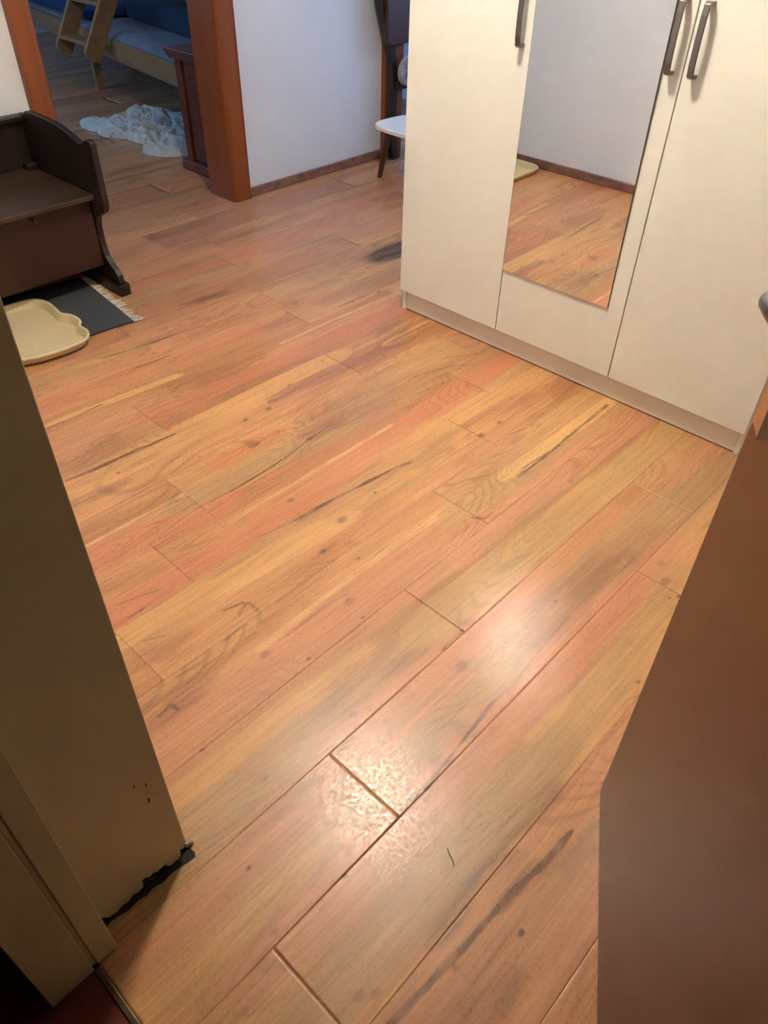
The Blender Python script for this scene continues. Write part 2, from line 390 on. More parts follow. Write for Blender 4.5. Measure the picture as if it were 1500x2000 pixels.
def plank_colour(X, Y, seed, base):
    r = np.random.RandomState(seed)
    col = np.tile(TL[base], (len(X), 1))
    # printed strips inside the plank, with wavering borders
    x0 = X.min(); x1 = X.max(); wdt = x1-x0
    xw = X+.012*(fnoise(X*9+seed, Y*3+seed)-.5)
    cuts = sorted(r.uniform(.2, .8, 2))
    ks = r.choice(['O', 'O', 'P', 'O', 'G2', 'Y', 'D'], 3)
    cc = np.tile(TL[ks[0]], (len(X), 1))
    for c, k in zip(cuts, ks[1:]):
        m = sst(-.003, .003, xw-(x0+c*wdt))[:, None]; cc = cc*(1-m)+TL[k]*m
    col = col*.45+cc*.55
    # cloudy darker and paler areas along the grain
    n = fnoise(X*14+seed*3, Y*2.6+seed)
    m = (sst(.58, .78, n)*.5)[:, None]; col = col*(1-m)+TL['D']*m
    n = fnoise(X*30+seed*5, Y*1.6+seed*2)
    m = (sst(.62, .8, n)*.45)[:, None]; col = col*(1-m)+TL['L2']*m
    for (fx, fy, tn, lo, hi, am) in ((95, 2.2, 'D', .56, .72, .24), (120, 2.0, 'L2', .6, .76, .14), (60, 1.5, 'P2', .55, .7, .25), (48, 1.2, 'G', .56, .72, .35)):
        n = fnoise(X*fx+seed*11+1.5*vnoise(X*7+seed, Y*3.1), Y*fy+seed*6)
        m = (sst(lo, hi, n)*am)[:, None]; col = col*(1-m)+TL[tn]*m
    # thin dark veins
    n = fnoise(X*13+seed*7+1.5*vnoise(X*9, Y*3), Y*1.3+seed*4)
    m = (np.clip(1-abs(n-.5)/.012, 0, 1)*sst(.55, .75, vnoise(X*6+seed, Y*2.2+9))*.5)[:, None]; col = col*(1-m)+TL['K']*m
    return col
def paint(col, X, Y):
    wx = .010*(fnoise(X*16+3, Y*7+1)-.5)+.004*(fnoise(X*60, Y*25)-.5)+.010*(fnoise(X*85, Y*2.6)-.5)
    wy = .03*(fnoise(X*20+31, Y*9+11)-.5)
    for pts, hw, t, a, so in STREAKS:
        xs = [p[0] for p in pts]; ys = [p[1] for p in pts]; pad = hw+so+.03
        sel = np.where((X > min(xs)-pad) & (X < max(xs)+pad) & (Y > min(ys)-pad-.05) & (Y < max(ys)+pad+.05))[0]
        if not len(sel): continue
        k = .45 if hw < .012 else 1
        x = X[sel]+wx[sel]*k; y = Y[sel]+wy[sel]
        best = np.full(len(sel), 9.)
        for (ax, ay), (bx, by) in zip(pts[:-1], pts[1:]):
            dx, dy = bx-ax, by-ay; t_ = np.clip(((x-ax)*dx+(y-ay)*dy)/(dx*dx+dy*dy), 0, 1)
            ex = x-ax-t_*dx; ey = y-ay-t_*dy
            best = np.minimum(best, np.sqrt(ex*ex+(ey*(.4 if hw > .012 else .85))**2))
        so = so*(.4 if t not in 'GDK' else .6)
        if t == 'K' and hw >= .004: hw_ = hw*(.25+1.25*fnoise(X[sel]*9+5, Y[sel]*11))
        else: hw_ = hw
        m = 1-np.clip((best-(hw_-so))/(2*so), 0, 1)
        m = (m*m*(3-2*m))*min(1, a*1.12)
        if hw > .012:
            g = fnoise(x*70, y*8)
            m = m*(.8+.2*sst(.3, .6, g)) if t not in ('K', 'D', 'D2') else m*(.8 if t == 'K' else .9)*sst(.2, .62, g+.12*(1-best/(hw+so)))*(.6+.4*sst(.35, .6, fnoise(x*170, y*5)))
        else:
            m = m*(.55+.45*sst(.3, .6, fnoise(x*30, y*18)))
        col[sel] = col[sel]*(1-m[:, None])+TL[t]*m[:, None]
    for (fx, fy, tn, lo, hi, am) in ((110, 2.6, 'D', .56, .72, .16), (120, 2.4, 'L2', .62, .78, .10)):
        n = fnoise(X*fx+1.5*vnoise(X*7, Y*3.1), Y*fy)
        m = (sst(lo, hi, n)*am)[:, None]; col = col*(1-m)+TL[tn]*m
    for cx, cy, r_, t, a in SPOTS:
        sel = np.where((abs(X-cx) < r_*4) & (abs(Y-cy) < r_*5))[0]
        if not len(sel): continue
        x = X[sel]-cx; y = Y[sel]-cy
        d = np.sqrt(x*x+(y*.72)**2)
        d = d+.5*r_*(fnoise(X[sel]*50+9, Y[sel]*40)-.5)
        m = (1-sst(r_*.55, r_*1.15, d))*a
        if r_ >= .016:
            ring = .5+.5*np.sin((d+.9*r_*(fnoise(X[sel]*22, Y[sel]*18)-.5))/r_*8)
            m = np.maximum(m*(.65+.35*ring), (1-sst(r_*1.3, r_*2.3, d))*.22*ring)
        col[sel] = col[sel]*(1-m[:, None])+TL[t]*m[:, None]
    return col
verts = []; faces = []; cols = []; seeds = []; nv = 0
def add_patch(x0, x1, y0, y1, dx, dy, seed, base, lift=None, skirt=True):
    global nv
    nx = max(1, int(math.ceil((x1-x0)/dx))); ny = max(1, int(math.ceil((y1-y0)/dy)))
    g = np.meshgrid(np.linspace(x0, x1, nx+1), np.linspace(y0, y1, ny+1))
    X = g[0].ravel(); Y = g[1].ravel()
    Z = np.zeros(len(X))
    if lift: Z = Z+lift(X, Y)
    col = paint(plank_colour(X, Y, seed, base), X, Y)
    idx = np.arange((nx+1)*(ny+1)).reshape(ny+1, nx+1)
    F = np.stack([idx[:-1, :-1], idx[:-1, 1:], idx[1:, 1:], idx[1:, :-1]], -1).reshape(-1, 4)
    V = np.stack([X, Y, Z], 1)
    # side skirts give the plank its thickness
    rim = np.concatenate([idx[0, :], idx[1:, -1], idx[-1, -2::-1], idx[-2:0:-1, 0]])
    Vs = V[rim].copy(); Vs[:, 2] = -.008
    b = len(V); n = len(rim)
    k = np.arange(n); k1 = (k+1) % n
    Fs = np.stack([rim[k], b+k, b+k1, rim[k1]], -1)
    verts.append(np.concatenate([V, Vs])); faces.append(np.concatenate([F, Fs])+nv)
    cols.append(np.concatenate([col, col[rim]*.7])); seeds.append(np.full(b+n, seed*1.0))
    nv += b+n
bounds = [.60, .36, .157, -.048, -.251, -.454, -.657, -.86]
while bounds[-1] > -8.6: bounds.append(bounds[-1]-.2085)
ENDS = {4: .237, 5: .565, 6: 1.03, 7: 1.39, 10: .86, 11: 1.72, 12: 1.01, 3: 1.15, 2: 1.1, 8: .43, 9: 1.95, 15: 2.567-1.285, 13: 1.85, 14: .6, 16: 1.99-1.285}
BASE = {0: 'O', 1: 'P', 2: 'O', 3: 'P', 4: 'G2', 5: 'O', 6: 'G2', 7: 'O', 8: 'O', 9: 'O', 10: 'O', 11: 'O', 12: 'P'}
PL = 1.285; rr = random.Random(4)
for ci in range(len(bounds)-1):
    xa, xb = bounds[ci+1], bounds[ci]
    e = ENDS.get(ci, rr.uniform(0, PL)); y = e-PL*3; k = 0
    while y < 5.0:
        y0 = max(y, .014); y1 = min(y+PL, 4.86); y += PL; k += 1
        if xb < -3.60: y0 = max(y0, .95)
        if y1-y0 < .01: continue
        seed = ci*17+k*5+3
        near = xb > -2.4 and y0 < 2.3
        mid = xb > -3.7 and y0 < 3.8
        dx, dy = (.0028, .0055) if near else ((.005, .010) if mid else (.02, .04))
        base = BASE.get(ci) if k == 3 else None
        base = base or rr.choice(['P', 'P2', 'O', 'G', 'D', 'D2'] if not near else ['O', 'P', 'O', 'G2'])  # far planks draw darker tones, standing in for the lamp's fall-off
        lift = None
        if ci == 5 and abs(y1-.565) < .01:   # this plank stands slightly proud at its end
            lift = lambda X, Y: .0020*np.clip((Y-.05)/.515, 0, 1)**2
        g = 0.0
        add_patch(xa+g, xb-g, y0+g, y1-g, dx, dy, seed, base, lift)
V = np.concatenate(verts); F = np.concatenate(faces); CO = np.concatenate(cols); SE = np.concatenate(seeds)
me = bpy.data.meshes.new('floor')
me.vertices.add(len(V)); me.vertices.foreach_set('co', V.ravel())
me.loops.add(F.size); me.loops.foreach_set('vertex_index', F.ravel().astype(np.int32))
me.polygons.add(len(F)); me.polygons.foreach_set('loop_start', np.arange(0, F.size, 4, dtype=np.int32))
me.update(calc_edges=True)
at = me.attributes.new('floor_colour', 'FLOAT_COLOR', 'POINT')
at.data.foreach_set('color', np.concatenate([CO, np.ones((len(CO), 1))], 1).ravel().astype(np.float32))
at = me.attributes.new('plank_seed', 'FLOAT', 'POINT'); at.data.foreach_set('value', SE.astype(np.float32))
floor = bpy.data.objects.new('floor', me); C.objects.link(floor); floor['kind'] = 'structure'
def floor_material():
    m = bpy.data.materials.new('laminate_planks'); m.use_nodes = True
    nt = m.node_tree; N = nt.nodes; L = nt.links; b = N['Principled BSDF']
    def nd(t, **k):
        n = N.new(t)
        for a, v in k.items(): setattr(n, a, v)
        return n
    ac = nd('ShaderNodeAttribute', attribute_name='floor_colour'); sd = nd('ShaderNodeAttribute', attribute_name='plank_seed')
    tc = nd('ShaderNodeTexCoord')
    off = nd('ShaderNodeCombineXYZ'); L.new(sd.outputs['Fac'], off.inputs[2]); L.new(sd.outputs['Fac'], off.inputs[1])
    add = nd('ShaderNodeVectorMath', operation='ADD'); L.new(tc.outputs['Object'], add.inputs[0]); L.new(off.outputs[0], add.inputs[1])
    def noise(sx, sy, detail, dist=0, scale=1):
        mp = nd('ShaderNodeMapping'); mp.inputs['Scale'].default_value = (sx, sy, 1); L.new(add.outputs[0], mp.inputs[0])
        n = nd('ShaderNodeTexNoise'); n.inputs['Scale'].default_value = scale; n.inputs['Detail'].default_value = detail
        n.inputs['Distortion'].default_value = dist; L.new(mp.outputs[0], n.inputs['Vector']); return n.outputs[0]
    def rng_(s, a, b_, c, d):
        r = nd('ShaderNodeMapRange'); L.new(s, r.inputs[0])
        for i, v in enumerate((a, b_, c, d)): r.inputs[i+1].default_value = v
        return r.outputs[0]
    def mth(op, a, b_=None):
        n = nd('ShaderNodeMath', operation=op)
        for i, s in enumerate((a, b_)):
            if s is None: continue
            if isinstance(s, (int, float)): n.inputs[i].default_value = s
            else: L.new(s, n.inputs[i])
        return n.outputs[0]
    fine = rng_(noise(190, 4.5, 5), .32, .68, .86, 1.10)
    med = rng_(noise(70, 3.2, 4, .4), .3, .7, .92, 1.07)
    # cathedral figure: contour lines of a stretched noise field
    fld = noise(5.5, 1.15, 1.5, .35)
    rings = mth('SINE', mth('MULTIPLY', fld, 150.))
    amt = rng_(noise(4, 1.3, 1), .46, .62, 0, 1)
    fig = mth('SUBTRACT', 1, mth('MULTIPLY', mth('MULTIPLY', rng_(rings, .1, 1, 0, 1), amt), .24))
    tot = mth('MULTIPLY', mth('MULTIPLY', fine, med), fig)
    sc = nd('ShaderNodeVectorMath', operation='SCALE'); L.new(ac.outputs['Color'], sc.inputs[0]); L.new(tot, sc.inputs['Scale'])
    L.new(sc.outputs[0], b.inputs['Base Color'])
    # worn satin sheen with a mottled smear
    sm = nd('ShaderNodeTexNoise'); sm.inputs['Scale'].default_value = 130; sm.inputs['Detail'].default_value = 5; L.new(tc.outputs['Object'], sm.inputs['Vector'])
    L.new(rng_(sm.outputs[0], .35, .65, FLOOR_ROUGH[0], FLOOR_ROUGH[1]), b.inputs['Roughness'])
    b.inputs['Specular IOR Level'].default_value = .55
    h = mth('ADD', mth('MULTIPLY', noise(300, 10, 3), .5), mth('MULTIPLY', sm.outputs[0], .25))
    bp = nd('ShaderNodeBump'); bp.inputs['Strength'].default_value = .45; bp.inputs['Distance'].default_value = .0009
    L.new(h, bp.inputs['Height']); L.new(bp.outputs[0], b.inputs['Normal'])
    return m
FLOOR_ROUGH = (.24, .40)
me.materials.append(floor_material())
bxo('underlay', M_edge, [(-8.6, .6, -.06, 4.86, -.03, -.0082)], floor)
S_ = dict(kind='structure')
# ------------------------------------------------------------ room shell
def wall(name, boxes, m=None): return bxo(name, m or M_wall, boxes, **S_)
ZC = 2.5
# wall between hall and bedroom, with the bedroom doorway and a second doorway further on
wall('wall_west', [(-3.62, -3.44, .236, 1.60, 0, ZC), (-3.62, -3.44, 1.60, 2.52, 2.04, ZC), (-3.62, -3.44, 2.52, 3.70, 0, ZC),
                   (-3.62, -3.44, 3.70, 4.50, 2.04, ZC), (-3.62, -3.44, 4.50, 4.90, 0, ZC)])
wall('wall_south', [(-3.62, -.715, .04, .236, 0, ZC), (-.715, .26, .04, .236, 2.06, ZC), (.29, .62, .04, .236, 0, ZC)])
wall('wall_east', [(.60, .75, .236, 2.95, 0, ZC)])
wall('wall_north', [(-1.90, .75, 2.85, 2.95, 0, ZC)])
wall('wall_passage', [(-2.0, -1.90, 2.85, 4.90, 0, ZC)])
wall('wall_north_end', [(-3.62, -3.3, 4.86, 4.96, 0, ZC), (-2.0, -1.9, 4.86, 4.96, 0, ZC), (-3.3, -2.0, 4.86, 4.96, 0, .85), (-3.3, -2.0, 4.86, 4.96, 2.05, ZC)])
bxo('window_1', M_white, [(-3.3, -3.24, 4.87, 4.93, .85, 2.05), (-2.06, -2.0, 4.87, 4.93, .85, 2.05), (-3.24, -2.06, 4.87, 4.93, .85, .91), (-3.24, -2.06, 4.87, 4.93, 1.99, 2.05)], **S_)
wall('wall_bedroom_south', [(-8.6, -3.62, .75, .87, 0, .95), (-8.6, -3.62, .75, .87, 2.05, ZC), (-8.6, -6.75, .75, .87, .95, 2.05), (-5.05, -3.62, .75, .87, .95, 2.05)])
wall('wall_bedroom_west', [(-8.75, -8.6, .75, 5, 0, ZC)])
wall('wall_bedroom_north', [(-8.6, -4.75, 4.86, 5, 0, ZC)])
wall('wall_bedroom_east', [(-4.75, -4.65, 4.2, 4.86, 0, ZC)])
wall('wall_closet', [(-4.65, -3.62, 3.60, 3.68, 0, ZC)])
wall('wall_side_room', [(-4.65, -4.60, 3.68, 4.2, 0, ZC)])
bxo('window_2', M_white, [(-6.75, -6.69, .78, .84, .95, 2.05), (-5.11, -5.05, .78, .84, .95, 2.05), (-6.69, -5.11, .78, .84, .95, 1.01), (-6.69, -5.11, .78, .84, 1.99, 2.05)], **S_)
bxo('ceiling', M_ceil, [(-8.75, .75, -.0, 5, ZC, ZC+.1)], **S_)
# the room the camera stands in
bxo('floor', M_redfloor, [(-1.6, 1.6, -2.6, .0035, -.0075, -.001)], **S_)
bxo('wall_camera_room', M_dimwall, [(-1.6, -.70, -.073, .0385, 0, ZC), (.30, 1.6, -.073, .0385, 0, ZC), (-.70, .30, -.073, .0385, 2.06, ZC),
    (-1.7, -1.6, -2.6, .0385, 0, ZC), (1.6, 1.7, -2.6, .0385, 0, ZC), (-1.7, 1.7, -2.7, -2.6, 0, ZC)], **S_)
bxo('ceiling', M_ceil, [(-1.7, 1.7, -2.7, -.0, ZC, ZC+.1)], **S_)
# skirting
def base(name, x0, x1, y0, y1):
    o = bxo(name, M_base, [(x0, x1, y0, y1, 0, .048)], bevel=.004, **S_); return o
base('baseboard_west', -3.44, -3.425, 2.60, 3.655)
base('baseboard_west', -3.44, -3.425, .251, 1.52)
base('baseboard_south', -3.44, -.74, .236, .251)
base('baseboard_north', -1.90, .60, 2.835, 2.85)
base('baseboard_east', .585, .60, .45, 2.82)
# ------------------------------------------------------------ doorway in the foreground, left
# lining board with a broken lower edge
bm = bmn()
prof = [(.0545, .030), (.066, .010), (.082, .006), (.094, .011), (.106, .007), (.118, .015), (.127, .009), (.139, .013), (.1405, .031), (.1365, .034),
        (.147, .036), (.153, .026), (.163, .029), (.170, .021), (.186, .024), (.192, .008), (.198, .003), (.207, .006), (.213, .002), (.221, .012), (.222, .030), (.229, .026), (.2365, .040)]
pts = [(y, z) for y, z in prof]+[(.2365, 2.06), (.0545, 2.06)]
prism(bm, pts, -.715, -.70, 'yz')
trim = obj('trim_1', bm, M_cream, bevel=.0025, **S_)
chip_marks = [(.187, .3105, .0014, .004), (.2045, .292, .0012, .006), (.2045, .270, .001, .0015), (.2005, .2475, .0022, .007), (.209, .205, .001, .0015)]
for (y, z, a, b) in chip_marks:
    bm = bmn(); prism(bm, [(y-a, z-b), (y+a*.4, z-b*.8), (y+a, z+b*.3), (y+a*.5, z+b), (y-a*.6, z+b*.7)], -.7001, -.6997, 'yz')
    obj('paint_chip', bm, M_edge, trim, label='dark paint chip')
# dark sheet painting the gap's shade, then crumbly plaster in the break
bm = bmn()
edge = [(-.714, .050), (-.694, .050), (-.697, .066), (-.694, .084), (-.690, .10), (-.693, .118), (-.689, .135), (-.692, .152), (-.687, .17), (-.690, .188), (-.688, .205), (-.684, .222), (-.683, .238), (-.690, .243), (-.700, .2415), (-.714, .240)]
prism(bm, edge, .0003, .0011, 'xy')
obj('gap_shade', bm, M_edge, trim)
bm = bmn(); rr = random.Random(2)
for k in range(46):
    y = rr.uniform(.05, .236); s = rr.uniform(.003, .010)
    v = bmesh.ops.create_icosphere(bm, subdivisions=1, radius=s)['verts']
    for q in v: q.co = Vector((q.co.x*.6-.7125+rr.uniform(-.002, .006), q.co.y*1.4+y, q.co.z*.8+rr.uniform(.002, .028)))
obj('broken_plaster', bm, M_darkplaster, trim, kind='stuff')
bm = bmn()
for (y, z, s) in [(.128, .008, .006), (.196, .010, .006), (.185, .006, .004), (.215, .006, .004), (.16, .004, .005), (.244, .005, .006)]:
    v = bmesh.ops.create_icosphere(bm, subdivisions=2, radius=s)['verts']
    for q in v: q.co = Vector((q.co.x*.7-.708, q.co.y*1.5+y, q.co.z+z))
obj('plaster_crumb', bm, M_plaster, trim, kind='stuff')
# steel-coloured jamb with its groove
bxo('trim_2', M_cream, [(-.72, -.65, .013, .0515, .006, 2.06), (-.72, -.656, .004, .013, 0, 2.06), (-.72, -.648, -.073, .004, 0, 2.06)], bevel=.0015, **S_)
bxo('trim_3', M_cream, [(.26, .29, .0, .236, 0, 2.06), (.27, .30, -.073, .0, 0, 2.06)], bevel=.002, **S_)
bxo('trim_4', M_thr, [(-.648, .262, .003, .0135, -.002, .003)], bevel=.001, **S_)
# bedroom doorway casing: bull-nosed boards and darker lining
def casing(name, y0, y1, flip):
    bm = bmn(); pts = []
    r = .028; x0, x1 = -3.445, -3.412
    # outline in xy, rounded on the opening side
    ys = (y0, y1) if not flip else (y1, y0); s = 1 if not flip else -1
    pts = [(x0, ys[1]), (x1+.006, ys[1]), (x1, ys[1]-s*.004)]
    for k in range(9):
        t = k/8*math.pi/2
        pts.append((x1-r+r*math.cos(t)+0*.1, ys[0]+s*(r-r*math.sin(t))))
    pts.append((-3.63, ys[0])); pts.append((-3.63, ys[0]+s*.02)); pts.append((x0, ys[0]+s*.02))
    prism(bm, pts, 0, 2.10, 'xy')
    return obj(name, bm, M_frame, smooth=True, **S_)
casing('trim_5', 2.495, 2.60, False)
casing('trim_6', 1.52, 1.625, True)
bxo('trim_7', M_frame, [(-3.63, -3.412, 1.52, 2.60, 2.02, 2.12)], bevel=.006, **S_)
casing('trim_8', 4.40, 4.50, False)
casing('trim_9', 3.66, 3.765, True)
# ------------------------------------------------------------ ceiling lamp
t = thing('ceiling_lamp', (-1.38, 1.47, 2.36), 'small warm globe ceiling lamp in the middle of the hall', 'lamp')
bm = bmn(); bmesh.ops.create_cone(bm, cap_ends=True, segments=32, radius1=.07, radius2=.055, depth=.03, matrix=Matrix.Translation((-1.38, 1.47, 2.485)))
bmesh.ops.create_cone(bm, cap_ends=True, segments=16, radius1=.015, radius2=.015, depth=.03, matrix=Matrix.Translation((-1.38, 1.47, 2.46)))
obj('ceiling_rose', bm, M_nickel, t)
bm = bmn(); a_ = []
for r_, z_ in ((.02, 2.468), (.08, 2.455), (.125, 2.425), (.15, 2.385), (.147, 2.385), (.122, 2.421), (.078, 2.450), (.02, 2.462)):
    a_.append([bm.verts.new((-1.38+r_*math.cos(k*math.pi/20), 1.47+r_*math.sin(k*math.pi/20), z_)) for k in range(40)])
for p_, q_ in zip(a_, a_[1:]+a_[:1]):
    for k in range(40): bm.faces.new((p_[k], p_[(k+1) % 40], q_[(k+1) % 40], q_[k]))
bmesh.ops.recalc_face_normals(bm, faces=bm.faces[:])
obj('added_light_shield', bm, M_white, t, smooth=True)  # unseen shade added to keep the bulb's light off the ceiling
bm = bmn(); bmesh.ops.create_uvsphere(bm, u_segments=24, v_segments=16, radius=.092, matrix=Matrix.Translation((-1.38, 1.47, 2.365)))
em = bpy.data.materials.new('lamp_glow'); em.use_nodes = True
b = em.node_tree.nodes['Principled BSDF']; b.inputs['Emission Color'].default_value = (*LAMP_COL, 1); b.inputs['Emission Strength'].default_value = LAMP_STRENGTH
obj('bulb', bm, em, t, smooth=True)
# ------------------------------------------------------------ wardrobe
W = thing('wardrobe', (-1.21, 2.5, 0), 'tall ivory three door wardrobe with a long mirror on its middle door', 'wardrobe')
X0, X1, YD, YC, YB, HT = -1.946, -.481, 2.20, 2.2185, 2.78, 2.02
bxo('side_panel', M_ward, [(X0, X0+.018, YC+.0015, YB, 0, HT)], W, bevel=.0008)
bxo('side_panel', M_ward, [(X1-.018, X1, YC+.0015, YB, 0, HT)], W, bevel=.0008)
bxo('carcass', M_ward, [(X0+.018, X1-.018, YC+.003, YB-.006, .086, .104), (X0+.018, X1-.018, YC+.003, YB-.006, HT-.018, HT), (X0+.018, X1-.018, YB-.006, YB, .0, HT),
    (-1.466, -1.450, YC+.003, YB-.006, .104, HT-.018), (-.979, -.963, YC+.003, YB-.006, .104, HT-.018)], W)
bxo('plinth', M_plinth, [(X0+.0185, X1-.0195, YC+.006, YC+.022, .0045, .0855)], W, bevel=.0006)
doors = []
for a, b_ in ((X0+.001, -1.4585), (-1.4545, -.9725), (-.9685, X1-.001)):
    doors.append(bxo('door', M_ward, [(a, b_, YD, YC, .090, HT-.002)], W, bevel=.0012))
def mirror_pane():
    bm = bmn(); box(bm, -.2133, .2133, .0004, .0036, -.7365, .7365, R_)
    return obj('mirror', bm, M_medge, doors[1])
# silvered face, hung a hair out of plumb like the real one
mx, my, mz = -1.2403, YD-.0085, 1.0635
MIR_PITCH, MIR_YAW = 0.0055, 0.0
R_ = Matrix.Translation((mx, my, mz)) @ Matrix.Rotation(MIR_YAW, 4, 'Z') @ Matrix.Rotation(MIR_PITCH, 4, 'X')
mp_ = mirror_pane()
bm = bmn(); box(bm, -.2127, .2127, -.0008, .0, -.7355, .7358, R_)
obj('mirror_face', bm, M_mirror, mp_)
def handle(x, parent):
    z0, z1 = 1.012, 1.184; bm = bmn(); wd = .0085
    outer = [(YD, z0+.001), (YD-.022, z0), (YD-.030, z0+.006), (YD-.0335, z0+.03), (YD-.035, (z0+z1)/2), (YD-.0335, z1-.03), (YD-.030, z1-.006), (YD-.022, z1), (YD, z1-.001)]
    inner = [(YD, z1-.009), (YD-.018, z1-.009), (YD-.024, z1-.013), (YD-.0275, z1-.035), (YD-.029, (z0+z1)/2), (YD-.0275, z0+.035), (YD-.024, z0+.013), (YD-.018, z0+.009), (YD, z0+.009)]
    o_ = outer+inner; n = len(outer)
    A = [bm.verts.new((x-wd, p[0], p[1])) for p in o_]; B = [bm.verts.new((x+wd, p[0], p[1])) for p in o_]
    m = len(o_)
    for k in range(m): bm.faces.new((A[k], B[k], B[(k+1) % m], A[(k+1) % m]))
    for k in range(n-1):
        j = m-1-k
        bm.faces.new((A[k], A[k+1], A[j-1], A[j])); bm.faces.new((B[k+1], B[k], B[j], B[j-1]))
    bmesh.ops.recalc_face_normals(bm, faces=bm.faces[:])
    obj('handle', bm, M_nickel, parent, bevel=.0015)
handle(-1.487, doors[0]); handle(-1.003, doors[1]); handle(-.937, doors[2])
# ------------------------------------------------------------ brown door, right foreground
A = Vector((-.193, .894, 0)); d = Vector((.504, -.864, 0)); nrm = Vector((-.864, -.504, 0))   # nrm points to the camera side
hinge = A+d*.835
DT = thing('room_door', tuple(hinge), 'half-open dark reddish brown flush door standing at the right of the doorway', 'door')
Md = Matrix(((d.x, -nrm.x, 0, A.x), (d.y, -nrm.y, 0, A.y), (0, 0, 1, 0), (0, 0, 0, 1)))      # local: x along leaf from free edge, y into thickness
bm = bmn(); box(bm, 0, .835, 0, .04, .004, 2.03, Md)
obj('door_leaf', bm, M_door, DT, bevel=.0015)
bm = bmn(); box(bm, .0012, .0405, -.0012, .0, .9225, 1.12, Md)
obj('latch_plate', bm, M_steelplate, DT, bevel=.0004)
bm = bmn(); prism(bm, [(.042, .922), (.085, .951), (.088, .96), (.088, 1.19), (.042, 1.19)], -.0022, 0, 'xz', Md)
pl = obj('escutcheon', bm, M_black, DT, bevel=.0005)
bm = bmn()
hp = [Md @ Vector(p) for p in [(.062, -.002, 1.105), (.062, -.026, 1.108), (.064, -.044, 1.108), (.072, -.053, 1.108), (.088, -.055, 1.110), (.12, -.053, 1.112), (.165, -.045, 1.112), (.185, -.042, 1.112)]]
tube(bm, smooth_pts([tuple(p) for p in hp], 4), .0105, seg=14)
obj('lever_handle', bm, M_nickel, pl, smooth=True)
for z in (.25, 1.75):
    bm = bmn(); tube(bm, [Md @ Vector((.842, .0, z-.05)), Md @ Vector((.842, .0, z+.05))], .007)
    obj('hinge', bm, M_nickel, DT, smooth=True)
# ------------------------------------------------------------ settle bench, left
B = thing('storage_bench', (-3.13, 1.09, 0), 'dark brown wooden storage settle with scrolled side boards and a hinged seat', 'bench')
side = [(-3.415, .05), (-3.415, .612), (-3.36, .618), (-3.345, .630), (-3.30, .634), (-3.20, .634), (-3.12, .630), (-3.06, .622), (-3.02, .612), (-2.985, .603), (-2.95, .592), (-2.925, .592), (-2.905, .605), (-2.885, .613), (-2.862, .613),
        (-2.853, .604), (-2.853, .50), (-2.853, .38), (-2.858, .362), (-2.875, .343), (-2.90, .330), (-2.925, .318), (-2.942, .300), (-2.951, .27), (-2.953, .23), (-2.950, .185), (-2.938, .150), (-2.915, .125), (-2.885, .105), (-2.868, .085), (-2.862, .052)]
for y0, y1 in ((1.452, 1.478), (.70, .726)):
    bm = bmn(); prism(bm, side, y0, y1, 'xz'); obj('side_board', bm, M_oak, B, bevel=.003)
    bxo('foot_rail', M_oak, [(-3.42, -2.850, y0-.012, y1+.012, 0, .050)], B, bevel=.005)
bxo('back_board', M_oak, [(-3.412, -3.392, .726, 1.452, .10, .600)], B)
bxo('top_rail', M_oak, [(-3.415, -3.365, .726, 1.452, .590, .612)], B, bevel=.005)
bxo('seat', M_seatw, [(-3.392, -2.905, .728, 1.450, .390, .410)], B, bevel=.004)
bxo('corner_block', M_oak, [(-3.390, -3.345, 1.405, 1.450, .4105, .435)], B, bevel=.004)
fp = bxo('front_panel', M_oakred, [(-2.975, -2.957, .728, 1.450, .108, .388)], B, bevel=.002)
bxo('bottom_board', M_oak, [(-3.39, -2.976, .728, 1.450, .115, .130)], B)
bm = bmn(); bmesh.ops.create_cone(bm, cap_ends=True, segments=20, radius1=.014, radius2=.013, depth=.003, matrix=Matrix.Translation((-2.9555, 1.205, .366)) @ Matrix.Rotation(math.pi/2, 4, 'Y'))
kp = obj('keyhole_plate', bm, M_black, fp)
bxo('key', M_metal_dark, [(-2.954, -2.940, 1.2025, 1.2075, .352, .368)], kp, bevel=.001)
# ------------------------------------------------------------ rug under the bench
RG = thing('runner_rug', (-2.85, 1.0, 0), 'small dark grey woven rug with pale fringe lying under the bench front', 'rug')
Mr = Matrix.Translation((-2.621, 1.352, 0)) @ Matrix.Rotation(math.radians(-6.5), 4, 'Z')
bm = bmn(); n1, n2 = 14, 26; g = []
for i in range(n1+1):
    row = []
    for j in range(n2+1):
        x = -.52*i/n1; y = -.60*j/n2
        row.append(bm.verts.new(Mr @ Vector((x+.004*math.sin(y*23)*(1-i/n1), y, .0045+.0012*math.sin(x*31+y*17)))))
    g.append(row)
for i in range(n1):
    for j in range(n2): bm.faces.new((g[i][j], g[i+1][j], g[i+1][j+1], g[i][j+1]))
bmesh.ops.recalc_face_normals(bm, faces=bm.faces[:])
o = obj('woven_cloth', bm, M_rug, RG, smooth=True)
sd = o.modifiers.new('s', 'SOLIDIFY'); sd.thickness = .0035
bm = bmn(); rr = random.Random(5)
for k in range(46):
    x = -.005-.51*k/45; pts = []; a = rr.uniform(-.5, .5); l = rr.uniform(.028, .05)
    for q in range(6):
        t_ = q/5
        pts.append(Mr @ Vector((x+a*.02*t_+.004*math.sin(t_*5+k), l*t_, .004-.002*t_+.0015*math.sin(t_*6))))
    tube(bm, pts, [.003, .0034, .003, .0026, .003, .002], seg=6)
obj('fringe', bm, M_fringe, RG, smooth=True, kind='stuff')
